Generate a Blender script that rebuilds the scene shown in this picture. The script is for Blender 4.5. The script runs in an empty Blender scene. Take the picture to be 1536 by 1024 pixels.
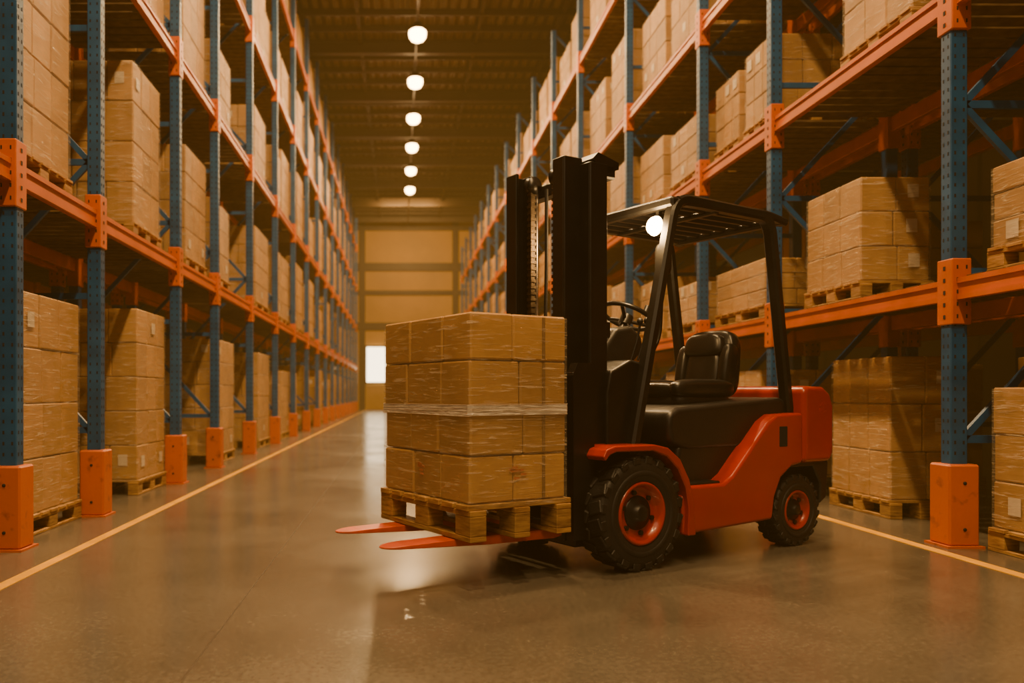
import bpy, math, random
from mathutils import Vector, Matrix
scene = bpy.context.scene
random.seed(7)
ZOOM, ZCX, ZCY = 1.0, 768, 512

# ------------------------------------------------------------------ materials
def new_mat(name):
    m = bpy.data.materials.new(name); m.use_nodes = True
    nt = m.node_tree
    for n in list(nt.nodes): nt.nodes.remove(n)
    out = nt.nodes.new('ShaderNodeOutputMaterial')
    return m, nt, out
def N(nt, t, **kw):
    n = nt.nodes.new(t)
    for k, v in kw.items():
        if k.startswith('i_'): n.inputs[k[2:].replace('_', ' ')].default_value = v
        else: setattr(n, k, v)
    return n
def paint(name, col, rough=0.45, metal=0.0, var=0.12, scale=6.0, bump=0.05, bscale=40, coat=0.0, dirt=None, spec=0.5):
    m, nt, out = new_mat(name)
    L = nt.links.new
    b = N(nt, 'ShaderNodeBsdfPrincipled')
    tc = N(nt, 'ShaderNodeTexCoord')
    no = N(nt, 'ShaderNodeTexNoise'); no.inputs['Scale'].default_value = scale; no.inputs['Detail'].default_value = 5
    L(tc.outputs['Object'], no.inputs['Vector'])
    rmp = N(nt, 'ShaderNodeValToRGB')
    c = Vector(col[:3]); lo = c*(1-var); hi = c*(1+var)
    if dirt: lo = Vector(dirt)
    rmp.color_ramp.elements[0].color = (*lo, 1); rmp.color_ramp.elements[1].color = (*hi, 1)
    rmp.color_ramp.elements[0].position = 0.3 if not dirt else 0.28
    rmp.color_ramp.elements[1].position = 0.7 if not dirt else 0.42
    L(no.outputs['Fac'], rmp.inputs['Fac']); L(rmp.outputs['Color'], b.inputs['Base Color'])
    mr = N(nt, 'ShaderNodeMapRange'); mr.inputs['To Min'].default_value = max(0.03, rough-0.1); mr.inputs['To Max'].default_value = rough+0.12
    L(no.outputs['Fac'], mr.inputs['Value']); L(mr.outputs['Result'], b.inputs['Roughness'])
    b.inputs['Metallic'].default_value = metal
    b.inputs['Coat Weight'].default_value = coat; b.inputs['Coat Roughness'].default_value = 0.15
    b.inputs['Specular IOR Level'].default_value = spec
    if bump > 0:
        n2 = N(nt, 'ShaderNodeTexNoise'); n2.inputs['Scale'].default_value = bscale; n2.inputs['Detail'].default_value = 3
        L(tc.outputs['Object'], n2.inputs['Vector'])
        bp = N(nt, 'ShaderNodeBump'); bp.inputs['Strength'].default_value = bump; bp.inputs['Distance'].default_value = 0.01
        L(n2.outputs['Fac'], bp.inputs['Height']); L(bp.outputs['Normal'], b.inputs['Normal'])
    L(b.outputs['BSDF'], out.inputs['Surface'])
    return m
def emis(name, col, s, sample=True):
    m, nt, out = new_mat(name)
    e = N(nt, 'ShaderNodeEmission'); e.inputs['Color'].default_value = (*col, 1); e.inputs['Strength'].default_value = s
    nt.links.new(e.outputs[0], out.inputs['Surface'])
    if not sample:
        try: m.cycles.emission_sampling = 'NONE'
        except Exception: pass
    return m

M = {}
M['blue'] = paint('rack_blue_paint', (0.002, 0.068, 0.20), 0.4, 0.0, 0.25, 5, 0.03, 60)
M['orange'] = paint('rack_orange_paint', (0.52, 0.105, 0.001), 0.38, 0.0, 0.14, 4, 0.04, 50)
M['orange_worn'] = paint('worn_orange_paint', (0.42, 0.085, 0.002), 0.5, 0.0, 0.15, 9, 0.15, 30, dirt=(0.20, 0.040, 0.005))
M['hole'] = paint('slot_dark', (0.004, 0.005, 0.007), 0.8, 0, 0.1, 5, 0)
M['red'] = paint('forklift_red_paint', (0.33, 0.016, 0.001), 0.32, 0.0, 0.08, 3, 0.01, 30, coat=0.4)
M['forkred'] = paint('fork_red_paint', (0.50, 0.07, 0.012), 0.42, 0.0, 0.2, 8, 0.08, 40)
M['black'] = paint('black_steel', (0.006, 0.0058, 0.0056), 0.36, 0.1, 0.2, 8, 0.03, 50)
M['plastic'] = paint('black_plastic', (0.008, 0.0077, 0.0075), 0.42, 0.0, 0.15, 8, 0.08, 120)
M['vinyl'] = paint('seat_vinyl', (0.008, 0.008, 0.008), 0.30, 0.0, 0.1, 8, 0.06, 200)
M['rubber'] = paint('tyre_rubber', (0.008, 0.0077, 0.0074), 0.58, 0.0, 0.3, 8, 0.15, 60)
M['chain'] = paint('chain_steel', (0.10, 0.075, 0.05), 0.4, 0.9, 0.3, 30, 0.1, 80)
M['rod'] = paint('polished_rod', (0.25, 0.22, 0.2), 0.3, 1.0, 0.1, 8, 0)
M['yellow'] = paint('yellow_line_paint', (0.66, 0.33, 0.001), 0.55, 0.0, 0.2, 3, 0.02, 60, spec=.1)
M['label'] = paint('paper_label', (0.60, 0.52, 0.40), 0.5, 0.0, 0.06, 20, 0)
M['stamp'] = paint('red_stamp_ink', (0.46, 0.14, 0.04), 0.6, 0.0, 0.2, 30, 0)
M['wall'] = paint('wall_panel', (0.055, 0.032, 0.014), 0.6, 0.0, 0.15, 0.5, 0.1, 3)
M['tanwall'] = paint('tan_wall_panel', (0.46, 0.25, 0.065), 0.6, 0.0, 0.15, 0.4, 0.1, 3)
M['girt'] = paint('brown_steel', (0.05, 0.029, 0.013), 0.5, 0.2, 0.15, 1, 0.05, 8)
M['lamp'] = emis('lamp_glow', (1.0, 0.62, 0.26), 34, False)
M['window'] = emis('window_daylight', (1.0, 0.78, 0.48), 9.0)
M['head'] = emis('headlight_glow', (1.0, 0.60, 0.22), 60, False)

def wood_mat():
    m, nt, out = new_mat('pallet_wood'); L = nt.links.new
    b = N(nt, 'ShaderNodeBsdfPrincipled'); b.inputs['Roughness'].default_value = 0.7
    tc = N(nt, 'ShaderNodeTexCoord'); mp = N(nt, 'ShaderNodeMapping'); mp.inputs['Scale'].default_value = (6, 6, 40)
    L(tc.outputs['Object'], mp.inputs['Vector'])
    no = N(nt, 'ShaderNodeTexNoise'); no.inputs['Scale'].default_value = 1.6; no.inputs['Detail'].default_value = 6
    L(mp.outputs[0], no.inputs['Vector'])
    r = N(nt, 'ShaderNodeValToRGB')
    r.color_ramp.elements[0].position = 0.3; r.color_ramp.elements[0].color = (0.22, 0.105, 0.03, 1)
    r.color_ramp.elements[1].position = 0.7; r.color_ramp.elements[1].color = (0.50, 0.29, 0.10, 1)
    L(no.outputs['Fac'], r.inputs['Fac'])
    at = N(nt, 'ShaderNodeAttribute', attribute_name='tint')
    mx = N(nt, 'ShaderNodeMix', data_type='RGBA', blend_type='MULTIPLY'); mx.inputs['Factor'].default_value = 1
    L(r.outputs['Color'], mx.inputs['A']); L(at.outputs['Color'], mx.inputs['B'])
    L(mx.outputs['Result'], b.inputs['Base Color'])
    bp = N(nt, 'ShaderNodeBump'); bp.inputs['Strength'].default_value = 0.25; bp.inputs['Distance'].default_value = 0.01
    L(no.outputs['Fac'], bp.inputs['Height']); L(bp.outputs['Normal'], b.inputs['Normal'])
    L(b.outputs['BSDF'], out.inputs['Surface']); return m
M['wood'] = wood_mat()

def card_mat():
    m, nt, out = new_mat('cardboard'); L = nt.links.new
    b = N(nt, 'ShaderNodeBsdfPrincipled'); b.inputs['Roughness'].default_value = 0.6
    tc = N(nt, 'ShaderNodeTexCoord')
    oi = N(nt, 'ShaderNodeObjectInfo')
    ad = N(nt, 'ShaderNodeVectorMath', operation='ADD')
    L(tc.outputs['Object'], ad.inputs[0]); L(oi.outputs['Random'], ad.inputs[1])
    no = N(nt, 'ShaderNodeTexNoise'); no.inputs['Scale'].default_value = 5; no.inputs['Detail'].default_value = 6
    L(ad.outputs[0], no.inputs['Vector'])
    r = N(nt, 'ShaderNodeValToRGB')
    r.color_ramp.elements[0].position = 0.3; r.color_ramp.elements[0].color = (0.37, 0.198, 0.062, 1)
    r.color_ramp.elements[1].position = 0.72; r.color_ramp.elements[1].color = (0.49, 0.275, 0.096, 1)
    L(no.outputs['Fac'], r.inputs['Fac'])
    at = N(nt, 'ShaderNodeAttribute', attribute_name='tint')
    mx = N(nt, 'ShaderNodeMix', data_type='RGBA', blend_type='MULTIPLY'); mx.inputs['Factor'].default_value = 1
    L(r.outputs['Color'], mx.inputs['A']); L(at.outputs['Color'], mx.inputs['B'])
    L(mx.outputs['Result'], b.inputs['Base Color'])
    L(b.outputs['BSDF'], out.inputs['Surface']); return m
M['card'] = card_mat()

def wrap_mat(name, base, amp, tintcol, rough=.2, fmin=.5, fmax=.72):
    m, nt, out = new_mat(name); L = nt.links.new
    tc = N(nt, 'ShaderNodeTexCoord'); mp = N(nt, 'ShaderNodeMapping')
    mp.inputs['Scale'].default_value = (2.0, 2.0, 26); mp.inputs['Rotation'].default_value = (0.10, 0.16, 0)
    L(tc.outputs['Object'], mp.inputs['Vector'])
    oi = N(nt, 'ShaderNodeObjectInfo'); ad = N(nt, 'ShaderNodeVectorMath', operation='ADD')
    ml = N(nt, 'ShaderNodeMath', operation='MULTIPLY'); ml.inputs[1].default_value = 37
    L(oi.outputs['Random'], ml.inputs[0])
    L(mp.outputs[0], ad.inputs[0]); L(ml.outputs[0], ad.inputs[1])
    no = N(nt, 'ShaderNodeTexNoise'); no.inputs['Scale'].default_value = 2.2; no.inputs['Detail'].default_value = 4
    no.inputs['Distortion'].default_value = 1.6
    L(ad.outputs[0], no.inputs['Vector'])
    bp = N(nt, 'ShaderNodeBump'); bp.inputs['Strength'].default_value = 1.0; bp.inputs['Distance'].default_value = 0.03
    L(no.outputs['Fac'], bp.inputs['Height'])
    gl = N(nt, 'ShaderNodeBsdfPrincipled'); gl.inputs['Base Color'].default_value = (*tintcol, 1)
    gl.inputs['Roughness'].default_value = rough; gl.inputs['Specular IOR Level'].default_value = 1.0
    L(bp.outputs['Normal'], gl.inputs['Normal'])
    tr = N(nt, 'ShaderNodeBsdfTransparent')
    r = N(nt, 'ShaderNodeMapRange'); r.inputs['From Min'].default_value = fmin; r.inputs['From Max'].default_value = fmax
    r.inputs['To Min'].default_value = base; r.inputs['To Max'].default_value = base+amp
    L(no.outputs['Fac'], r.inputs['Value'])
    mx = N(nt, 'ShaderNodeMixShader'); L(r.outputs['Result'], mx.inputs['Fac'])
    L(tr.outputs[0], mx.inputs[1]); L(gl.outputs[0], mx.inputs[2])
    L(mx.outputs[0], out.inputs['Surface']); return m
M['wrap'] = wrap_mat('stretch_wrap', 0.09, 0.48, (0.82, 0.67, 0.45), .25, .54, .69)
M['band'] = wrap_mat('wrap_band', 0.35, 0.6, (0.88, 0.82, 0.72), .2, .35, .6)

def floor_mat():
    m, nt, out = new_mat('polished_concrete'); L = nt.links.new
    b = N(nt, 'ShaderNodeBsdfPrincipled')
    tc = N(nt, 'ShaderNodeTexCoord')
    n1 = N(nt, 'ShaderNodeTexNoise'); n1.inputs['Scale'].default_value = 0.7; n1.inputs['Detail'].default_value = 9; n1.inputs['Roughness'].default_value = 0.6
    n2 = N(nt, 'ShaderNodeTexNoise'); n2.inputs['Scale'].default_value = 45; n2.inputs['Detail'].default_value = 5
    L(tc.outputs['Object'], n1.inputs['Vector']); L(tc.outputs['Object'], n2.inputs['Vector'])
    r = N(nt, 'ShaderNodeValToRGB')
    r.color_ramp.elements[0].position = 0.3; r.color_ramp.elements[0].color = (0.088, 0.077, 0.058, 1)
    r.color_ramp.elements[1].position = 0.72; r.color_ramp.elements[1].color = (0.148, 0.128, 0.097, 1)
    L(n1.outputs['Fac'], r.inputs['Fac'])
    r2 = N(nt, 'ShaderNodeMapRange'); r2.inputs['From Min'].default_value = 0.3; r2.inputs['From Max'].default_value = 0.7
    r2.inputs['To Min'].default_value = 0.75; r2.inputs['To Max'].default_value = 1.2
    L(n2.outputs['Fac'], r2.inputs['Value'])
    mx = N(nt, 'ShaderNodeMix', data_type='RGBA', blend_type='MULTIPLY'); mx.inputs['Factor'].default_value = 1
    L(r.outputs['Color'], mx.inputs['A']); L(r2.outputs['Result'], mx.inputs['B'])
    L(mx.outputs['Result'], b.inputs['Base Color'])
    rr = N(nt, 'ShaderNodeMapRange'); rr.inputs['From Min'].default_value = 0.3; rr.inputs['From Max'].default_value = 0.7
    rr.inputs['To Min'].default_value = 0.17; rr.inputs['To Max'].default_value = 0.26
    L(n1.outputs['Fac'], rr.inputs['Value']); L(rr.outputs['Result'], b.inputs['Roughness'])
    b.inputs['Specular IOR Level'].default_value = 0.95
    bp = N(nt, 'ShaderNodeBump'); bp.inputs['Strength'].default_value = 0.05; bp.inputs['Distance'].default_value = 0.01
    L(n2.outputs['Fac'], bp.inputs['Height']); L(bp.outputs['Normal'], b.inputs['Normal'])
    L(b.outputs['BSDF'], out.inputs['Surface']); return m
M['floor'] = floor_mat()

def ceil_mat():
    m, nt, out = new_mat('corrugated_ceiling'); L = nt.links.new
    b = N(nt, 'ShaderNodeBsdfPrincipled'); b.inputs['Roughness'].default_value = 0.6
    b.inputs['Base Color'].default_value = (0.10, 0.060, 0.028, 1)
    tc = N(nt, 'ShaderNodeTexCoord')
    w = N(nt, 'ShaderNodeTexWave', bands_direction='X'); w.inputs['Scale'].default_value = 1.1
    L(tc.outputs['Object'], w.inputs['Vector'])
    bp = N(nt, 'ShaderNodeBump'); bp.inputs['Strength'].default_value = 1; bp.inputs['Distance'].default_value = 0.12
    L(w.outputs['Fac'], bp.inputs['Height']); L(bp.outputs['Normal'], b.inputs['Normal'])
    L(b.outputs['BSDF'], out.inputs['Surface']); return m
M['ceil'] = ceil_mat()

# ------------------------------------------------------------------ mesh builder
class MB:
    def __init__(s): s.v = []; s.f = []; s.m = []; s.t = []; s.mats = []; s.sm = []
    def mi(s, k):
        if k not in s.mats: s.mats.append(k)
        return s.mats.index(k)
    def add(s, vs, fs, mat, tint=1.0, smooth=False):
        o = len(s.v); s.v.extend([tuple(v) for v in vs]); k = s.mi(mat)
        for f in fs:
            s.f.append([i+o for i in f]); s.m.append(k); s.t.append(tint); s.sm.append(smooth)
    def box(s, c, size, mat, b=0.0, rot=None, tint=1.0):
        hx, hy, hz = size[0]/2, size[1]/2, size[2]/2
        if b <= 0:
            vs = [Vector((x*hx, y*hy, z*hz)) for x in (-1, 1) for y in (-1, 1) for z in (-1, 1)]
            fs = [(0, 1, 3, 2), (4, 6, 7, 5), (0, 4, 5, 1), (2, 3, 7, 6), (0, 2, 6, 4), (1, 5, 7, 3)]
        else:
            b = min(b, hx*.9, hy*.9, hz*.9)
            vs = []; idx = {}
            for x in (-1, 1):
                for y in (-1, 1):
                    for z in (-1, 1):
                        for a in range(3):
                            p = [x*(hx-b), y*(hy-b), z*(hz-b)]
                            p[a] = (x*hx, y*hy, z*hz)[a]
                            idx[(x, y, z, a)] = len(vs); vs.append(Vector(p))
            fs = []
            for a in range(3):
                u, w = (a+1) % 3, (a+2) % 3
                for sg in (-1, 1):
                    q = []
                    for (i, j) in ((-1, -1), (1, -1), (1, 1), (-1, 1)):
                        k = [0, 0, 0]; k[a] = sg; k[u] = i; k[w] = j; q.append(idx[(*k, a)])
                    if sg < 0: q.reverse()
                    fs.append(q)
                for i in (-1, 1):
                    for j in (-1, 1):
                        k0 = [0, 0, 0]; k1 = [0, 0, 0]; k0[a] = -1; k1[a] = 1
                        k0[u] = k1[u] = i; k0[w] = k1[w] = j
                        q = [idx[(*k0, u)], idx[(*k1, u)], idx[(*k1, w)], idx[(*k0, w)]]
                        if i*j < 0: q.reverse()
                        q.reverse()
                        fs.append(q)
            for x in (-1, 1):
                for y in (-1, 1):
                    for z in (-1, 1):
                        q = [idx[(x, y, z, 0)], idx[(x, y, z, 1)], idx[(x, y, z, 2)]]
                        if x*y*z < 0: q.reverse()
                        fs.append(q)
        R = rot if rot else Matrix.Identity(3)
        C = Vector(c)
        s.add([R @ v + C for v in vs], fs, mat, tint)
    def bb(s, x0, x1, y0, y1, z0, z1, mat, b=0.0, tint=1.0):
        s.box(((x0+x1)/2, (y0+y1)/2, (z0+z1)/2), (abs(x1-x0), abs(y1-y0), abs(z1-z0)), mat, b, None, tint)
    def strut(s, p0, p1, w, h, mat):
        p0 = Vector(p0); p1 = Vector(p1); d = p1-p0
        q = d.to_track_quat('X', 'Z').to_matrix()
        s.box((p0+p1)/2, (d.length, w, h), mat, 0, q)
    def lathe(s, prof, c, axis, mat, seg=48, smooth=True):
        vs = []; fs = []; n = len(prof); c = Vector(c)
        for i in range(seg):
            a = 2*math.pi*i/seg
            for (h, r) in prof:
                if axis == 'y': vs.append(c+Vector((r*math.cos(a), h, r*math.sin(a))))
                elif axis == 'z': vs.append(c+Vector((r*math.cos(a), r*math.sin(a), h)))
                else: vs.append(c+Vector((h, r*math.cos(a), r*math.sin(a))))
        for i in range(seg):
            j = (i+1) % seg
            for k in range(n-1):
                fs.append((i*n+k, i*n+k+1, j*n+k+1, j*n+k))
        s.add(vs, fs, mat, 1.0, smooth)
    def cyl(s, p0, p1, r, mat, seg=16):
        p0 = Vector(p0); p1 = Vector(p1); q = (p1-p0).to_track_quat('Z', 'Y').to_matrix()
        vs = []
        for p in (p0, p1):
            for i in range(seg):
                a = 2*math.pi*i/seg; vs.append(p+q @ Vector((r*math.cos(a), r*math.sin(a), 0)))
        s.add(vs, [(i, (i+1) % seg, seg+(i+1) % seg, seg+i) for i in range(seg)], mat, 1.0, True)
        s.add(vs, [tuple(range(seg-1, -1, -1)), tuple(range(seg, 2*seg))], mat)
    def tube(s, pts, r, mat, seg=10, closed=False):
        pts = [Vector(p) for p in pts]; n = len(pts); vs = []; up = None
        for i, p in enumerate(pts):
            if closed: t = pts[(i+1) % n]-pts[i-1]
            else: t = pts[min(i+1, n-1)]-pts[max(i-1, 0)]
            t.normalize()
            if up is None: up = t.orthogonal().normalized()
            up = (up-t*up.dot(t)).normalized(); sd = t.cross(up)
            for k in range(seg):
                a = 2*math.pi*k/seg; vs.append(p+up*r*math.cos(a)+sd*r*math.sin(a))
        fs = []
        for i in range(n if closed else n-1):
            j = (i+1) % n
            for k in range(seg):
                l = (k+1) % seg; fs.append((i*seg+k, i*seg+l, j*seg+l, j*seg+k))
        s.add(vs, fs, mat, 1.0, True)
    def sweep_xz(s, pts, y, wy, wn, mat, b=0.012):
        pts = [Vector((p[0], y, p[1])) for p in pts]; n = len(pts)
        sec = []
        hy, hn = wy/2, wn/2
        for (sy, sn) in ((1, 1), (-1, 1), (-1, -1), (1, -1)):
            if sy*sn > 0: sec += [(sy*hy, sn*(hn-b)), (sy*(hy-b), sn*hn)]
            else: sec += [(sy*(hy-b), sn*hn), (sy*hy, sn*(hn-b))]
        m = len(sec); vs = []
        for i, p in enumerate(pts):
            t = (pts[min(i+1, n-1)]-pts[max(i-1, 0)]).normalized()
            nn = t.cross(Vector((0, 1, 0)))
            for (a, c) in sec: vs.append(p+Vector((0, a, 0))+nn*c)
        fs = [(i*m+k, i*m+(k+1) % m, (i+1)*m+(k+1) % m, (i+1)*m+k) for i in range(n-1) for k in range(m)]
        fs += [tuple(range(m-1, -1, -1)), tuple(range((n-1)*m, n*m))]
        s.add(vs, fs, mat)
    def prism(s, poly, y0, y1, mat):
        n = len(poly)
        vs = [(p[0], y0, p[1]) for p in poly]+[(p[0], y1, p[1]) for p in poly]
        fs = [(i, (i+1) % n, n+(i+1) % n, n+i) for i in range(n)]+[tuple(range(n-1, -1, -1)), tuple(range(n, 2*n))]
        s.add(vs, fs, mat)
    def mesh(s, name, fix=False):
        me = bpy.data.meshes.new(name); me.from_pydata(s.v, [], s.f)
        for k in s.mats: me.materials.append(M[k])
        me.polygons.foreach_set('material_index', s.m)
        me.polygons.foreach_set('use_smooth', s.sm)
        at = me.attributes.new('tint', 'FLOAT_COLOR', 'FACE')
        buf = []
        for t in s.t: buf += [t, t, t, 1.0]
        at.data.foreach_set('color', buf)
        me.update()
        if fix:
            import bmesh
            bm = bmesh.new(); bm.from_mesh(me); bmesh.ops.recalc_face_normals(bm, faces=bm.faces); bm.to_mesh(me); bm.free()
        return me
    def obj(s, name, parent=None, bevel=0, segs=3, fix=True, subsurf=0):
        o = bpy.data.objects.new(name, s.mesh(name, fix)); scene.collection.objects.link(o)
        if parent: o.parent = parent
        if bevel:
            md = o.modifiers.new('bevel', 'BEVEL'); md.width = bevel; md.segments = segs; md.limit_method = 'ANGLE'; md.harden_normals = True
            for p in o.data.polygons: p.use_smooth = True
        return o
def link(name, me, loc, rz=0, parent=None):
    o = bpy.data.objects.new(name, me); o.location = loc; o.rotation_euler = (0, 0, rz)
    scene.collection.objects.link(o)
    if parent: o.parent = parent
    return o
def fillet(pts, r, n=6):
    out = [Vector(pts[0])]
    for i in range(1, len(pts)-1):
        p = Vector(pts[i]); a = Vector(pts[i-1])-p; b = Vector(pts[i+1])-p
        ra = min(r, a.length*.45, b.length*.45)
        A = p+a.normalized()*ra; B = p+b.normalized()*ra
        for k in range(n+1):
            t = k/n; out.append(A*(1-t)**2+p*2*t*(1-t)+B*t*t)
    out.append(Vector(pts[-1])); return out

# ------------------------------------------------------------------ room shell
XL, XR, YB, YF, ZC = -6.6, 8.0, -9.0, 50.0, 11.8
mb = MB(); mb.bb(XL, XR, YB, YF, -0.2, 0, 'floor')
mb.obj('floor')
mb = MB(); mb.bb(-.764, -.759, YB, YF, 0, .0012, 'girt')
mb.obj('floor_joint')
mb = MB(); mb.bb(XL, XR, YB, YF, ZC, ZC+.2, 'ceil'); mb.obj('ceiling')
mb = MB()
for i in range(12):
    y = 4.5+i*4.0
    mb.bb(XL, XR, y-.1, y+.1, ZC-.42, ZC-.36, 'girt'); mb.bb(XL, XR, y-.1, y+.1, ZC-.06, ZC, 'girt'); mb.bb(XL, XR, y-.02, y+.02, ZC-.36, ZC-.06, 'girt')
    for q in (1.0, 2.0, 3.0): mb.bb(XL, XR, y+q-.04, y+q+.04, ZC-.18, ZC, 'girt')
for x in (-2.9, -1.2, 2.3, 4.6): mb.bb(x-.05, x+.05, YB, YF, ZC-.14, ZC, 'girt')
mb.obj('ceiling_beams')
for nm, x0, x1 in (('wall_left', XL-.2, XL), ('wall_right', XR, XR+.2)):
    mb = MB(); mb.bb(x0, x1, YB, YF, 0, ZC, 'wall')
    for k in range(14):
        xx = x1+.03 if nm == 'wall_left' else x0-.03
        mb.bb(xx-.03, xx+.03, YB+k*4, YB+k*4+.2, 0, ZC, 'girt')
    mb.obj(nm)
mb = MB(); mb.bb(XL-.2, XR+.2, YB-.2, YB, 0, ZC, 'wall')
for k in range(6): mb.bb(XL, XR, YB, YB+.05, 1.5+k*1.8, 1.6+k*1.8, 'girt')
mb.obj('wall_back')
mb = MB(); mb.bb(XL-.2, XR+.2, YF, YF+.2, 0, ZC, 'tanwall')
for z, h in ((11.3, .28), (8.9, .5), (7.3, .28), (5.2, .45)): mb.bb(XL, XR, YF-.1, YF, z-h/2, z+h/2, 'girt')
for k in range(30):
    z = 5.6+k*.2
    mb.bb(XL, XR, YF-.015, YF, z, z+.1, 'tanwall')
for x in (-2.35, 3.45): mb.bb(x-.18, x+.18, YF-.12, YF, 0, ZC, 'girt')
mb.obj('wall_far')
mb = MB()
for k in range(16): mb.bb(-.4, 3.0, YF-.17-.02*(k % 2), YF-.125, .02+k*.3, .30+k*.3, 'girt', .015)
mb.bb(-.55, -.4, YF-.25, YF-.125, 0, 5, 'girt'); mb.bb(3.0, 3.15, YF-.25, YF-.125, 0, 5, 'girt'); mb.bb(-.55, 3.15, YF-.25, YF-.125, 4.85, 5.05, 'girt')
mb.obj('door_1')
mb = MB(); mb.bb(-2.1, -.85, YF-.145, YF-.13, 1.7, 3.9, 'window')
for x in (-2.13, -.85): mb.bb(x-.05, x+.05, YF-.2, YF-.125, 1.6, 4.0, 'girt')
for z in (1.66, 3.94): mb.bb(-2.18, -.8, YF-.2, YF-.125, z-.05, z+.05, 'girt')
mb.obj('window_1')

mb = MB(); mb.bb(-2.105, -2.03, YB+1, YF-1, 0, .003, 'yellow'); mb.obj('floor_line_marking')
mb = MB(); mb.bb(3.37, 3.455, YB+1, YF-1, 0, .003, 'yellow'); mb.obj('floor_line_marking')

# ------------------------------------------------------------------ racks
LP = [-.2, 2.6, 5.15, 6.58, 8.92, 10.8, 13.3]
while LP[-1] < 45: LP.append(LP[-1]+2.7)
RP = [-.4, 2.5, 5.27, 7.8, 9.65, 12.75, 16.2]
while RP[-1] < 45: RP.append(RP[-1]+2.8)
LL = [2.42, 4.75, 7.05, 9.3]
RL = [1.68, 3.6, 5.4, 7.7]
RD = 1.12
def rack(name, posts, levels, side, top, detail=True):
    mb = MB()
    for pi, y in enumerate(posts):
        for fx in (0, side*RD):
            mb.bb(fx-.055, fx+.055, y-.05, y+.05, 0, top, 'blue', .006)
        near = detail and 4 < y < 17
        if near:
            zmax = min(top, 1+y*0.52)
            z = .6
            while z < zmax:
                for dx in (-.028, .028):
                    mb.bb(dx-.006, dx+.006, y-.0515, y-.05, z, z+.022, 'hole')
                for dy in (-.022, .022):
                    xs = -side*.055
                    mb.bb(xs-.0015, xs+.0015, y+dy-.005, y+dy+.005, z, z+.022, 'hole')
                z += .07
        mb.bb(-.1, .1, y-.1, y+.1, 0.012, .54, 'orange_worn', .012)
        mb.bb(-.12, .12, y-.12, y+.12, 0, .014, 'orange_worn')
        mb.bb(side*RD-.06, side*RD+.06, y-.06, y+.06, 0, .02, 'blue')
        if near:
            for z in (.12, .42):
                mb.lathe([(-.006, 0.001), (-.006, .011), (0, .011)], (0, y-.1, z), 'y', 'hole', 8)
        for z in levels:
            for fx in (0, side*RD):
                mb.bb(fx-.064, fx+.064, y-.075, y+.075, z-.23, z+.2, 'orange', .006)
            if near and z < 6:
                for k in range(5):
                    for dx in (-.03, .03):
                        mb.bb(dx-.005, dx+.005, y-.0765, y-.075, z-.19+k*.08, z-.165+k*.08, 'hole')
                    mb.bb(-side*.0655-.001, -side*.0655+.001, y-.01, y+.01, z-.19+k*.08, z-.165+k*.08, 'hole')
        z = .7; d = 0
        x0, x1 = side*.05, side*(RD-.05)
        while z+1.1 < top:
            mb.strut((x0, y, z), (x1, y, z), .03, .05, 'blue')
            if d % 2 == 0: mb.strut((x0, y, z), (x1, y, z+1.1), .03, .045, 'blue')
            else: mb.strut((x1, y, z), (x0, y, z+1.1), .03, .045, 'blue')
            z += 1.1; d += 1
    for i in range(len(posts)-1):
        y0, y1 = posts[i]+.05, posts[i+1]-.05
        for z in levels:
            for fx, s in ((0, -side), (side*RD, side)):
                mb.bb(fx-.025, fx+.025, y0, y1, z-.07, z+.07, 'orange', .006)
                for zz in (z-.053, z+.053):
                    mb.bb(fx+s*.025, fx+s*.036, y0+.03, y1-.03, zz-.017, zz+.017, 'orange')
            n = max(3, int((y1-y0)/.17))
            for k in range(n):
                yy = y0+(k+.5)*(y1-y0)/n
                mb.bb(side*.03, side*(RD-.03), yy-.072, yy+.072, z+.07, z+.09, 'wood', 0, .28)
    return mb.mesh(name)
left_mesh = rack('pallet_rack_left_mesh', LP, LL, -1, 11.0)
right_mesh = rack('pallet_rack_right_mesh', RP, RL, 1, 9.6)
link('pallet_rack', left_mesh, (-2.5, 0, 0))
link('pallet_rack', right_mesh, (3.65, 0, 0))
link('pallet_rack', left_mesh, (-2.5-1.32, 0, 0))
link('pallet_rack', right_mesh, (3.65+1.32, 0, 0))

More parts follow.
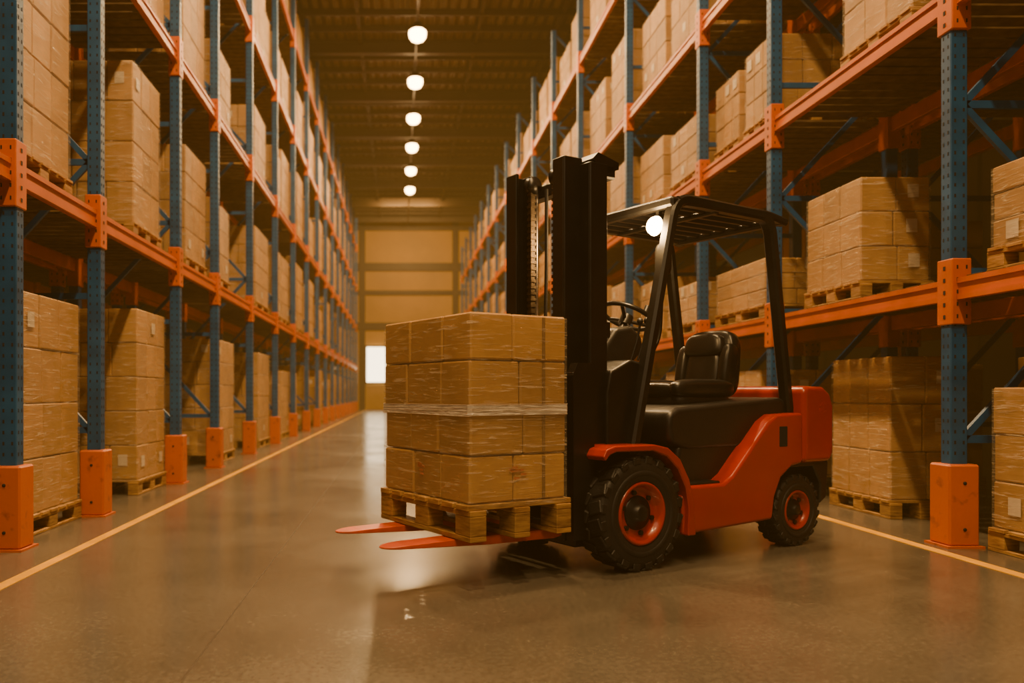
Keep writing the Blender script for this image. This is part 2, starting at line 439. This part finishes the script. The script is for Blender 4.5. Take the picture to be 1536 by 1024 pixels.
# ------------------------------------------------------------------ pallet + box stacks
def pallet(mb, sx, sy, h):
    t = h*.15
    for k in range(7):
        y = -sy/2+(k+.5)*sy/7; w = sy/7*.8
        mb.bb(-sx/2, sx/2, y-w/2, y+w/2, h-t, h, 'wood', .003, random.uniform(.85, 1.15))
    for i in range(3):
        x = -sx/2+.06+i*(sx-.12)/2
        mb.bb(x-.05, x+.05, -sy/2, sy/2, h-2*t, h-t, 'wood', .003, random.uniform(.8, 1.1))
        mb.bb(x-.05, x+.05, -sy/2, sy/2, 0, t, 'wood', .003, random.uniform(.8, 1.1))
        for j in range(3):
            y = -sy/2+.07+j*(sy-.14)/2
            mb.bb(x-.05, x+.05, y-.07, y+.07, t, h-2*t, 'wood', .004, random.uniform(.7, 1.1))
def stack(sx, sy, H, layers, nx, ny, seed, ph=.15, main=False, wrap=True):
    rs = random.getstate(); random.seed(seed)
    mb = MB(); pallet(mb, sx, sy, ph)
    bx, by = sx-.05, sy-.05
    lh = (H-ph)/layers
    for l in range(layers):
        z0 = ph+l*lh
        ax, ay = nx, ny
        xs = [0]; ys = [0]
        for i in range(ax): xs.append(xs[-1]+1+random.uniform(-.16, .16))
        for i in range(ay): ys.append(ys[-1]+1+random.uniform(-.16, .16))
        xs = [v/xs[-1]*bx-bx/2 for v in xs]; ys = [v/ys[-1]*by-by/2 for v in ys]
        for i in range(ax):
            for j in range(ay):
                jx, jy = random.uniform(-.004, .004), random.uniform(-.004, .004)
                cz = z0+lh/2
                mb.box(((xs[i]+xs[i+1])/2+jx, (ys[j]+ys[j+1])/2+jy, cz), (xs[i+1]-xs[i]-.005, ys[j+1]-ys[j]-.005, lh-.005), 'card', .009, None, random.uniform(.80, 1.1))
                if random.random() < .13 and not main:
                    for sgn, fx in ((-1, -bx/2), (1, bx/2)):
                        if (i == 0 and sgn < 0) or (i == ax-1 and sgn > 0):
                            yy = (ys[j]+ys[j+1])/2
                            mb.bb(fx+sgn*.004, fx+sgn*.0065, yy-.05, yy+.05, cz-.05, cz+.06, 'label')
                    if j == 0:
                        xx = (xs[i]+xs[i+1])/2
                        mb.bb(xx-.05, xx+.04, -by/2-.0065, -by/2-.004, cz-.03, cz+.08, 'label')
    e = .012
    X, Y = bx/2+e, by/2+e; z0, z1 = ph*.9, H-.01
    c = .02
    ring = [(-X+c, -Y), (X-c, -Y), (X, -Y+c), (X, Y-c), (X-c, Y), (-X+c, Y), (-X, Y-c), (-X, -Y+c)]
    vs = [(p[0], p[1], z0) for p in ring]+[(p[0], p[1], z1) for p in ring]
    if wrap: mb.add(vs, [(i, (i+1) % 8, 8+(i+1) % 8, 8+i) for i in range(8)], 'wrap')
    if main:
        for l in range(layers):
            cz = ph+(l+.5)*lh
            for sgn in (-1, 1):
                mb.bb(-.155-.01, -.155+.01, sgn*(by/2+.004), sgn*(by/2+.0055), cz-lh/2+.012, cz+lh/2-.012, 'card', 0, .45)
        for k in range(9):
            yy = -.02+random.uniform(-.04, .04); zz = ph+lh*.62+random.uniform(-.03, .03)
            mb.bb(X-e+.004, X-e+.0055, yy-.018, yy+.018, zz-.006, zz+.006, 'stamp')
            xx = .02+random.uniform(-.05, .05)
            mb.bb(xx-.018, xx+.018, -(by/2+.0055), -(by/2+.004), zz-.006, zz+.006, 'stamp')
            mb.bb(xx-.018, xx+.018, (by/2+.004), (by/2+.0055), zz-.006, zz+.006, 'stamp')
        for (za, zb, ee) in ((ph+lh*1.84, ph+lh*2.06, .004),):
            r2 = [(p[0]*(1+ee), p[1]*(1+ee)) for p in ring]
            vs = [(p[0], p[1], za) for p in r2]+[(p[0], p[1], zb) for p in r2]
            mb.add(vs, [(i, (i+1) % 8, 8+(i+1) % 8, 8+i) for i in range(8)], 'band')
            for k in range(4):
                zz = za+(zb-za)*k/3
                mb.tube([(p[0]*1.002, p[1]*1.002, zz+random.uniform(-.008, .008)) for p in r2], .0012, 'label', 5, True)
    me = mb.mesh('palletized_boxes'); random.setstate(rs); return me
cache = {}
def get(sx, sy, H, seed, wrap):
    k = (round(sx, 2), round(sy, 2), round(H, 2), seed, wrap)
    if k not in cache:
        layers = max(3, round((H-.15)/.36))
        cache[k] = stack(sx, sy, H, layers, 3 if sx > .8 else 2, 3, seed*13+1, wrap=wrap)
    return cache[k]
def load(x, y, z, sx, sy, H, seed, wrap=True):
    return link('palletized_boxes', get(sx, sy, H, seed, wrap), (x, y, z))
SX = .94
def Lx(sx): return -2.56-sx/2
def Rx(sx): return 3.73+sx/2
DK = .09
left_near = [(5.42, 6.46, 0, 1.71), (7.85, 8.8, 0, 1.84), (11.2, 12.45, 0, 1.77), (14.6, 15.85, 0, 1.75),
             (5.3, 6.28, LL[0]+DK, 1.95), (7.72, 8.62, LL[0]+DK, 1.72), (9.62, 10.66, LL[0]+DK, 1.5), (11.0, 12.1, LL[0]+DK, 1.2), (14.3, 15.7, LL[0]+DK, 1.5),
             (8.0, 8.8, LL[1]+DK, 1.7), (9.5, 10.6, LL[1]+DK, 1.4), (11.1, 12.2, LL[1]+DK, 1.1), (14.2, 15.4, LL[1]+DK, 1.3)]
for i, (a, b, z, h) in enumerate(left_near): load(Lx(SX), (a+b)/2, z, SX, b-a, h, i % 5)
right_near = [(6.35, 7.25, 0, 1.30, .15, .6), (3.95, 5.12, 0, 1.04, .02, SX), (8.3, 9.4, 0, 1.25, 0, SX), (10.3, 11.3, 0, 1.3, 0, SX), (13.3, 14.4, 0, 1.3, 0, SX),
              (6.5, 7.4, RL[0]+DK, 1.0, 0, .62), (4.0, 5.1, RL[0]+DK, .66, 0, SX), (8.2, 9.5, RL[0]+DK, .63, 0, SX), (10.1, 11.2, RL[0]+DK, .65, 0, SX), (11.4, 12.5, RL[0]+DK, .9, 0, SX), (13.2, 14.2, RL[0]+DK, 1.1, 0, SX), (14.6, 15.8, RL[0]+DK, 1.2, 0, SX),
              (5.85, 6.8, RL[1]+DK, 1.2, 0, SX), (8.85, 9.52, RL[1]+DK, .9, 0, SX), (8.05, 8.72, RL[1]+DK, .95, 0, SX), (10.1, 11.1, RL[1]+DK, .85, 0, SX), (11.4, 12.5, RL[1]+DK, 1.0, 0, SX), (13.1, 14.3, RL[1]+DK, 1.2, 0, SX), (14.6, 15.8, RL[1]+DK, 1.2, 0, SX),
              (8.3, 9.3, RL[2]+DK, 1.4, 0, SX), (10.0, 11.1, RL[2]+DK, 1.7, 0, SX), (11.3, 12.4, RL[2]+DK, 1.2, 0, SX), (13.1, 14.2, RL[2]+DK, 1.5, 0, SX), (14.6, 15.8, RL[2]+DK, 1.3, 0, SX),
              (13.1, 14.2, RL[3]+DK, 1.3, 0, SX), (14.6, 15.8, RL[3]+DK, 1.5, 0, SX)]
for i, (a, b, z, h, dx, sx) in enumerate(right_near): load(Rx(sx)+dx, (a+b)/2, z, sx, b-a, h, i % 5)
random.seed(21)
HL = [1.2, 1.5, 1.75]; HR = [1.0, 1.3]
for posts, levels, fx, HS in ((LP, LL, Lx(SX), HL), (RP, RL, Rx(SX), HR)):
    for i in range(6, len(posts)-1):
        y0 = posts[i]
        for z in [0]+[l+DK for l in levels]:
            for q in (0, 1):
                if random.random() < .1: continue
                if posts is LP and i == 6 and z < 7: continue
                load(fx, y0+.16+.6+q*1.28, z, SX, 1.15, random.choice(HS), random.randint(0, 2), y0 < 18)
for (a, z) in ((10.0, LL[2]+DK), (12.2, LL[2]+DK), (14.8, LL[2]+DK), (14.8, LL[3]+DK)):
    load(Lx(SX), a, z, SX, 1.1 if a > 11 else .98, 1.5, 1)
for posts, levels, fx, HS in ((LP, LL, Lx(SX)-1.32, HL), (RP, RL, Rx(SX)+1.32, HR)):
    for i in range(1, 8):
        b = posts[i+1]-posts[i]
        for z in [0]+[l+DK for l in levels[:3]]:
            n = 1 if b < 2.5 else 2
            for q in range(n):
                if random.random() < .45: continue
                load(fx, posts[i]+b/2 if n == 1 else posts[i]+.16+.6+q*1.28, z, SX, 1.15, random.choice(HS), random.randint(0, 2), False)

# ------------------------------------------------------------------ forklift
TH = math.radians(209.5)
FO = Vector((1.095, 4.965, 0))
fk = bpy.data.objects.new('forklift', None); scene.collection.objects.link(fk)
fk.location = FO; fk.rotation_euler = (0, 0, TH); fk.empty_display_size = .3

def wheel(name, x, y, R, w, side):
    mb = MB(); hw = w/2
    s = side
    prof = [(-hw*.85, R*.54), (-hw, R*.60), (-hw, R*.84), (-hw*.88, R*.94), (-hw*.7, R*.97), (hw*.7, R*.97), (hw*.88, R*.94), (hw, R*.84), (hw, R*.60), (hw*.85, R*.54)]
    mb.lathe(prof, (x, y, R), 'y', 'rubber', 56)
    mb.lathe([(s*hw, R*.66), (s*(hw+.006), R*.68), (s*(hw+.006), R*.73), (s*hw, R*.75)], (x, y, R), 'y', 'rubber', 56)
    nl = 20
    for k in range(nl):
        for sd in (-1, 1):
            a = 2*math.pi*(k+(.5 if sd > 0 else 0))/nl
            rot = Matrix.Rotation(-a, 3, 'Y') @ Matrix.Rotation(.3*sd, 3, 'X')
            c = Vector((x, y, R))+Matrix.Rotation(-a, 3, 'Y') @ Vector((R*.975, sd*hw*.5, 0))
            mb.box(c, (R*.05, hw*.92, R*.22), 'rubber', .006, rot)
            c2 = Vector((x, y, R))+Matrix.Rotation(-a, 3, 'Y') @ Vector((R*.915, sd*hw*.955, 0))
            mb.box(c2, (R*.11, hw*.10, R*.17), 'rubber', .004, Matrix.Rotation(-a, 3, 'Y'))
    rp = [(s*hw*.80, R*.56), (s*hw*.98, R*.545), (s*hw*.98, R*.50), (s*hw*.60, R*.47), (s*hw*.45, R*.40), (s*hw*.50, R*.30), (s*hw*.50, R*.20)]
    mb.lathe(rp, (x, y, R), 'y', 'red', 48)
    mb.lathe([(-s*hw*.8, R*.55), (-s*hw*.4, R*.3), (-s*hw*.4, .001)], (x, y, R), 'y', 'black', 32)
    mb.lathe([(s*hw*.45, R*.31), (s*hw*.62, R*.29), (s*hw*.62, R*.17), (s*hw*.95, R*.14), (s*hw*1.0, R*.10), (s*hw*1.0, .0005)], (x, y, R), 'y', 'black', 24)
    for k in range(6):
        a = 2*math.pi*k/6+.3; rr = R*.36
        mb.lathe([(s*hw*.4, .015), (s*hw*.62, .015), (s*hw*.62, .0005)], (x+rr*math.cos(a), y, R+rr*math.sin(a)), 'y', 'black', 6, False)
    mb.obj(name, fk)
wheel('front_wheel_left', 0, .45, .325, .2, 1); wheel('front_wheel_right', 0, -.45, .325, .2, -1)
wheel('rear_wheel_left', -1.46, .42, .235, .16, 1); wheel('rear_wheel_right', -1.46, -.42, .235, .16, -1)
mb = MB(); mb.cyl((0, -.4, .325), (0, .4, .325), .07, 'black'); mb.cyl((-1.46, -.4, .235), (-1.46, .4, .235), .05, 'black'); mb.obj('axles', fk)
mb = MB(); mb.bb(-1.30, .1, -.33, .33, .2, .46, 'black'); mb.bb(-1.75, -1.2, -.32, .32, .28, .6, 'black'); mb.obj('chassis', fk, .015)
for nm, y0, y1 in (('side_panel_left', .30, .53), ('side_panel_right', -.53, -.30)):
    mb = MB()
    mb.prism([(-.345, .17), (-1.16, .20), (-1.185, .34), (-1.25, .46), (-1.36, .53), (-1.47, .545), (-1.47, .875), (-1.21, .865), (-1.12, .82), (-.78, .50), (-.70, .455), (-.37, .455), (-.33, .38)], y0, y1, 'red')
    mb.obj(nm, fk, .022, 4)
    mb = MB()
    outer = [(.31, .655), (.285, .695), (.22, .712), (-.08, .712), (-.19, .69), (-.29, .62), (-.365, .50), (-.40, .38), (-.42, .17)]
    inner = [(-.352, .17), (-.358, .33), (-.335, .45), (-.27, .565), (-.18, .64), (-.07, .675), (.21, .678), (.262, .662), (.29, .63)]
    mb.prism(outer+inner, y0+.02 if y0 > 0 else y0-.03, y1+.03 if y0 > 0 else y1-.02, 'red')
    mb.obj(nm.replace('side_panel', 'front_fender'), fk, .010, 3)
mb = MB()
for s in (-1, 1):
    mb.bb(-1.305, -1.225, s*.529-.004, s*.529+.004, .66, .79, 'hole')
mb.obj('side_vents', fk, .004, 2)
mb = MB()
mb.prism([(-1.475, .545), (-1.76, .545), (-1.80, .60), (-1.80, .92), (-1.765, 1.0), (-1.69, 1.045), (-1.52, 1.05), (-1.475, 1.03)], -.535, .535, 'red')
mb.obj('counterweight', fk, .035, 5)
mb = MB(); mb.prism([(-1.70, .26), (-1.77, .30), (-1.79, .55), (-1.60, .55), (-1.70, .40)], -.50, .50, 'plastic'); mb.obj('rear_bumper', fk, .015, 3)
mb = MB(); mb.prism([(-1.20, .52), (-1.72, .52), (-1.72, .57), (-1.20, .57)], -.50, .50, 'black'); mb.obj('rear_wheel_arch', fk, .005, 2)
mb = MB(); mb.prism([(-.36, .70), (-.33, .80), (-.35, .885), (-.42, .915), (-1.38, .975), (-1.47, .95), (-1.47, .68), (-1.2, .66), (-.5, .66)], -.43, .43, 'plastic'); mb.obj('engine_hood', fk, .035, 5)
mb = MB(); mb.prism([(-.46, .44), (-.42, .60), (-.44, .69), (-1.40, .70), (-1.40, .44)], -.415, .415, 'plastic'); mb.obj('hood_base', fk, .03, 4)
mb = MB(); mb.bb(-.48, .14, -.46, .46, .43, .47, 'black'); mb.bb(-.70, -.36, .40, .50, .452, .468, 'plastic'); mb.obj('floor_plate', fk, .006, 2)
mb = MB(); mb.prism([(.13, .44), (.13, 1.0), (.10, 1.13), (-.06, 1.20), (-.17, 1.18), (-.14, .95), (-.08, .70), (-.12, .44)], -.40, .40, 'black'); mb.obj('front_cowl', fk, .02, 3)
mb = MB(); mb.prism([(-.02, 1.17), (-.06, 1.30), (-.14, 1.40), (-.27, 1.42), (-.36, 1.36), (-.38, 1.27), (-.30, 1.20), (-.2, 1.14)], -.22, .20, 'plastic'); mb.obj('dashboard', fk, .03, 4)
mb = MB()
mb.box((-.13, .26, 1.09), (.02, .16, .1), 'plastic', .01)
for k in range(4): mb.cyl((-.145, .21+k*.035, 1.07), (-.155, .21+k*.035, 1.07), .012, 'chain', 12)
for k in range(3):
    mb.tube([(-.22, .24+k*.055, 1.2), (-.26, .25+k*.055, 1.32), (-.28, .255+k*.055, 1.42)], .007, 'black', 8)
    mb.lathe([(-.022, .001), (-.016, .015), (0, .02), (.016, .015), (.022, .001)], (-.28, .255+k*.055, 1.44), 'z', 'plastic', 14)
mb.obj('control_levers', fk)
mb = MB()
sc = Vector((-.45, -.02, 1.50)); tilt = Matrix.Rotation(math.radians(-28), 3, 'Y')
mb.tube([sc+tilt @ Vector((.165*math.cos(a), .165*math.sin(a), 0)) for a in [2*math.pi*k/40 for k in range(40)]], .015, 'black', 10, True)
for k in range(3):
    a = 2*math.pi*k/3+.5
    mb.tube([sc+tilt @ Vector((0, 0, -.03)), sc+tilt @ Vector((.16*math.cos(a), .16*math.sin(a), 0))], .012, 'black', 8)
mb.cyl(sc+tilt @ Vector((0, 0, -.06)), sc+tilt @ Vector((0, 0, .005)), .04, 'black', 20)
mb.cyl(sc+tilt @ Vector((0, 0, -.05)), (-.18, -.02, 1.15), .022, 'black', 14)
mb.cyl(sc+tilt @ Vector((.0, .15, .0)), sc+tilt @ Vector((.0, .15, .06)), .018, 'plastic', 14)
mb.obj('steering_wheel', fk)
def superbox(mb, c, size, rot, mat, e=4.0, nu=28, nv=16, taper=0.0):
    vs = []; fs = []
    def sp(v, p): return math.copysign(abs(v)**p, v)
    p = 2.0/e
    for j in range(nv+1):
        ph = -math.pi/2+math.pi*j/nv
        for i in range(nu):
            th = 2*math.pi*i/nu
            v = Vector((sp(math.cos(ph), p)*sp(math.cos(th), p), sp(math.cos(ph), p)*sp(math.sin(th), p), sp(math.sin(ph), p)))
            k = 1-taper*(v.z*.5+.5)
            v = Vector((v.x*size[0]/2, v.y*size[1]/2*k, v.z*size[2]/2))
            vs.append(rot @ v+Vector(c))
    for j in range(nv):
        for i in range(nu):
            k = (i+1) % nu; fs.append((j*nu+i, j*nu+k, (j+1)*nu+k, (j+1)*nu+i))
    mb.add(vs, fs, mat, 1, True)
I3 = Matrix.Identity(3); back = Matrix.Rotation(math.radians(-11), 3, 'Y')
mb = MB()
superbox(mb, (-.90, 0, .955), (.52, .50, .09), I3, 'plastic', 6)
superbox(mb, (-.88, 0, 1.02), (.50, .34, .11), I3, 'vinyl', 4)
for s in (-1, 1):
    superbox(mb, (-.90, s*.20, 1.03), (.56, .13, .13), I3, 'vinyl', 3.2)
superbox(mb, (-.70, 0, 1.02), (.16, .44, .11), I3, 'vinyl', 3)
superbox(mb, (-1.22, 0, 1.20), (.13, .48, .47), back, 'vinyl', 4.5, taper=.18)
superbox(mb, (-1.165, 0, 1.15), (.10, .29, .30), back, 'vinyl', 4.5, taper=.1)
superbox(mb, (-1.175, 0, 1.33), (.11, .34, .16), back, 'vinyl', 3.5, taper=.15)
for s in (-1, 1):
    superbox(mb, (-1.175, s*.18, 1.17), (.13, .09, .34), back, 'vinyl', 3, taper=.0)
mb.obj('seat', fk)
mb = MB()
for s in (-1, 1):
    y = s*.42
    path = fillet([Vector((-.02, 0, .60)), Vector((-.05, 0, .72)), Vector((-.39, 0, 2.17)), Vector((-1.27, 0, 2.15)), Vector((-1.46, 0, .88))], .12, 8)
    mb.sweep_xz([(p.x, p.z) for p in path], y, .075, .065, 'black', .014)
    mb.sweep_xz([(p.x, p.z) for p in fillet([Vector((-.40, 0, 2.155)), Vector((-1.2, 0, 2.165)), Vector((-1.42, 0, 2.13))], .2)], y, .07, .05, 'black', .012)
mb.bb(-.41, -.34, -.45, .45, 2.115, 2.175, 'black', .014)
mb.bb(-1.42, -1.35, -.45, .45, 2.11, 2.165, 'black', .014)
mb.bb(-.80, -.75, -.42, .42, 2.12, 2.15, 'black', .008)
for k in range(7):
    y = -.33+k*.11
    mb.bb(-1.38, -.38, y-.018, y+.018, 2.135, 2.175, 'black', .006)
mb.obj('overhead_guard', fk)
def lamp(y, on):
    mb = MB(); c = Vector((-.40, y, 2.025))
    mb.lathe([(-.06, .001), (-.055, .03), (-.02, .055), (.02, .066), (.03, .062)], c, 'x', 'black', 24)
    mb.lathe([(.026, .061), (.050, .052), (.070, .030), (.076, .001)], c, 'x', 'head' if on else 'rod', 24)
    mb.bb(c.x-.02, c.x+.01, y-.012, y+.012, 2.08, 2.13, 'black')
    mb.obj('head_lamp', fk)
lamp(.29, True)
pl = bpy.data.lights.new('head_lamp_light', 'POINT'); pl.energy = 45; pl.color = (1, .58, .22); pl.shadow_soft_size = .05
po = bpy.data.objects.new('head_lamp_light', pl); po.parent = fk; po.location = (-.25, .29, 2.02); scene.collection.objects.link(po)
mb = MB()
superbox(mb, (-.42, .31, 1.82), (.05, .10, .20), Matrix.Rotation(.2, 3, 'Z'), 'plastic', 4)
mb.tube([(-.38, .38, 2.02), (-.40, .33, 1.95), (-.42, .31, 1.88)], .008, 'black', 8)
hp = fillet([Vector((-.30, .38, 1.70)), Vector((-.38, .34, 1.66)), Vector((-.36, .34, 1.35)), Vector((-.28, .34, 1.22)), Vector((-.18, .38, 1.24))], .06, 6)
mb.tube(hp, .011, 'black', 8)
mb.obj('mirror_and_grab_handle', fk)
mb = MB()
TOP = 2.36
for s in (-1, 1):
    mb.bb(.09, .22, s*.35-.012, s*.35+.012, .12, TOP-.04, 'black', .004)
    for x in (.10, .21): mb.bb(x-.012, x+.012, s*.27, s*.355, .12, TOP-.04, 'black', .004)
    mb.bb(.20, .335, s*.262-.012, s*.262+.012, .16, TOP, 'black', .004)
    for x in (.21, .325): mb.bb(x-.012, x+.012, s*.17, s*.265, .16, TOP, 'black', .004)
    mb.cyl((.15, s*.215, .2), (.15, s*.215, 1.45), .036, 'black', 18)
    mb.cyl((.15, s*.215, 1.45), (.15, s*.215, TOP-.05), .02, 'rod', 14)
    mb.bb(.245, .275, s*.115-.014, s*.115+.014, .6, TOP-.1, 'chain')
    for k in range(44):
        z = .62+k*.038
        mb.bb(.24, .28, s*.115-.02, s*.115+.02, z, z+.018, 'chain')
    mb.lathe([(-.02, .001), (-.02, .055), (-.012, .045), (.012, .045), (.02, .055), (.02, .001)], (.25, s*.115, TOP-.08), 'y', 'black', 24)
    mb.tube([(.18, s*.07, TOP-.1), (.18, s*.07, 1.8), (.19, s*.075, 1.2), (.18, s*.07, .7)], .011, 'rubber', 8)
mb.bb(.02, .12, -.36, .36, TOP-.12, TOP-.04, 'black', .01)
mb.bb(.06, .12, -.36, .36, 1.32, 1.42, 'black', .008)
mb.bb(.04, .12, -.36, .36, .55, .70, 'black', .008)
mb.bb(.10, .32, -.34, .34, .13, .22, 'black', .01)
mb.prism([(.0, TOP-.06), (.0, TOP-.02), (.16, TOP+.02), (.20, TOP-.02), (.12, TOP-.10)], .20, .36, 'black')
for s in (-1, 1): mb.cyl((-.1, s*.30, .62), (.1, s*.30, .72), .03, 'black', 14)
mb.obj('mast', fk)
mb = MB()
for s in (-1, 1):
    mb.prism([(.25, .19), (.40, .19), (.405, 1.10), (.37, 1.17), (.27, 1.17), (.25, 1.12)], s*.365 if s > 0 else -.425, .425 if s > 0 else -.365, 'black')
    mb.bb(.335, .36, s*.285-.02, s*.285+.02, .3, 1.1, 'black', .005)
mb.bb(.365, .40, -.42, .42, .62, .72, 'black', .006); mb.bb(.365, .40, -.42, .42, .27, .36, 'black', .006)
mb.bb(.365, .40, -.42, .42, 1.07, 1.12, 'black', .006)
for k in range(5): mb.bb(.37, .39, -.26+k*.13-.012, -.26+k*.13+.012, .7, 1.1, 'black', .004)
mb.obj('fork_carriage', fk, .0)
for s, nm in ((1, 'fork_left'), (-1, 'fork_right')):
    mb = MB(); y = s*.26; hw = .07
    mb.prism([(.402, .205), (.402, .74), (.438, .74), (.438, .262), (.445, .252), (.46, .25), (.95, .25), (1.40, .242), (1.40, .222), (.9, .200), (.46, .195)], y-hw, y+hw, 'forkred')
    n = 10; top = []; bot = []
    for k in range(n+1):
        a = -math.pi/2+math.pi*k/n
        px = 1.40+.12*math.cos(a); py = y+hw*math.sin(a)
        top.append((px, py, .242-.006*math.cos(a))); bot.append((px, py, .222+.004*math.cos(a)))
    vs = top+bot; m = n+1
    mb.add(vs, [tuple(range(m)), tuple(range(2*m-1, m-1, -1))]+[(i, m+i, m+i+1, i+1) for i in range(n)], 'forkred')
    mb.obj(nm, fk, .006, 2)

LLx, LWy = .68, .95
lm = stack(LLx, LWy, 1.165, 4, 2, 3, 5, ph=.185, main=True)
h = Vector((math.cos(TH), math.sin(TH), 0))
ld = link('palletized_boxes', lm, FO+h*(.452+LLx/2)+Vector((0, 0, .251)), TH)

# ------------------------------------------------------------------ lights
LP_W = 560
mb = MB(); mb.bb(.45, .51, -6, 49, 11.32, 11.375, 'girt'); mb.obj('lighting_rail')
def high_bay(x, y, z):
    mb = MB(); q = 1.2
    mb.lathe([(.02, .001), (.02, .16), (.03, .19), (.08, .19), (.16, .13), (.24, .10), (.26, .001)], (0, 0, 0), 'z', 'girt', 28)
    mb.lathe([(a*q, b*q) for a, b in [(-.23, .001), (-.225, .08), (-.19, .145), (-.13, .185), (-.05, .2), (.0, .195), (.03, .16)]], (0, 0, 0), 'z', 'lamp', 28)
    mb.cyl((0, 0, .25), (0, 0, 11.315-z), .015, 'girt', 8)
    o = mb.obj('high_bay_light'); o.location = (x, y, z)
    l = bpy.data.lights.new('lamp', 'AREA'); l.shape = 'DISK'; l.size = .36; l.energy = LP_W; l.color = (1, .61, .26)
    lo = bpy.data.objects.new('lamp', l); lo.location = (0, 0, -.285); lo.parent = o; scene.collection.objects.link(lo)
for k in range(-8, 6):
    high_bay(.48, 21.9+k*3.35, 10.9)
def area(name, loc, rot, sx, sy, e, col):
    l = bpy.data.lights.new(name, 'AREA'); l.shape = 'RECTANGLE'; l.size = sx; l.size_y = sy; l.energy = e; l.color = col
    o = bpy.data.objects.new(name, l); o.location = loc; o.rotation_euler = rot; scene.collection.objects.link(o); return o
area('front_fill_light', (-1.6, -4, 6.5), (math.radians(55), 0, math.radians(-12)), 3, 2, 80, (1, .68, .36))  # added soft fill from behind the camera, no fixture there
area('far_wall_fill_light', (.5, 43.5, 11.2), (math.radians(50), 0, 0), 3, .4, 650, (1, .60, .22))  # added light without a fixture, brightens the far wall

w = bpy.data.worlds.new('world'); scene.world = w; w.use_nodes = True
nt = w.node_tree
for n in list(nt.nodes): nt.nodes.remove(n)
out = nt.nodes.new('ShaderNodeOutputWorld'); bg = nt.nodes.new('ShaderNodeBackground')
bg.inputs['Color'].default_value = (.3, .2, .1, 1); bg.inputs['Strength'].default_value = .3
nt.links.new(bg.outputs[0], out.inputs['Surface'])
ab = nt.nodes.new('ShaderNodeVolumeAbsorption'); em = nt.nodes.new('ShaderNodeEmission'); ad = nt.nodes.new('ShaderNodeAddShader')
SG = .008
ab.inputs['Color'].default_value = (0, 0, 0, 1); ab.inputs['Density'].default_value = SG
em.inputs['Color'].default_value = (.36, .165, .028, 1); em.inputs['Strength'].default_value = SG  # air itself glows: imitates lit haze and adds warm ambient fill
nt.links.new(ab.outputs[0], ad.inputs[0]); nt.links.new(em.outputs[0], ad.inputs[1]); nt.links.new(ad.outputs[0], out.inputs['Volume'])

# ------------------------------------------------------------------ camera
cd = bpy.data.cameras.new('camera'); cam = bpy.data.objects.new('camera', cd); scene.collection.objects.link(cam)
cam.location = (0, 0, 1.0); cam.rotation_euler = (math.radians(90), 0, 0)
cd.sensor_width = 36; cd.lens = ZOOM*1200/1536*36; cd.shift_x = ZOOM*(ZCX-600)/1536; cd.shift_y = ZOOM*(590-ZCY)/1536
cd.clip_start = .05; cd.clip_end = 200
cd.dof.use_dof = True; cd.dof.focus_distance = 4.7; cd.dof.aperture_fstop = 1.3*ZOOM
scene.camera = cam
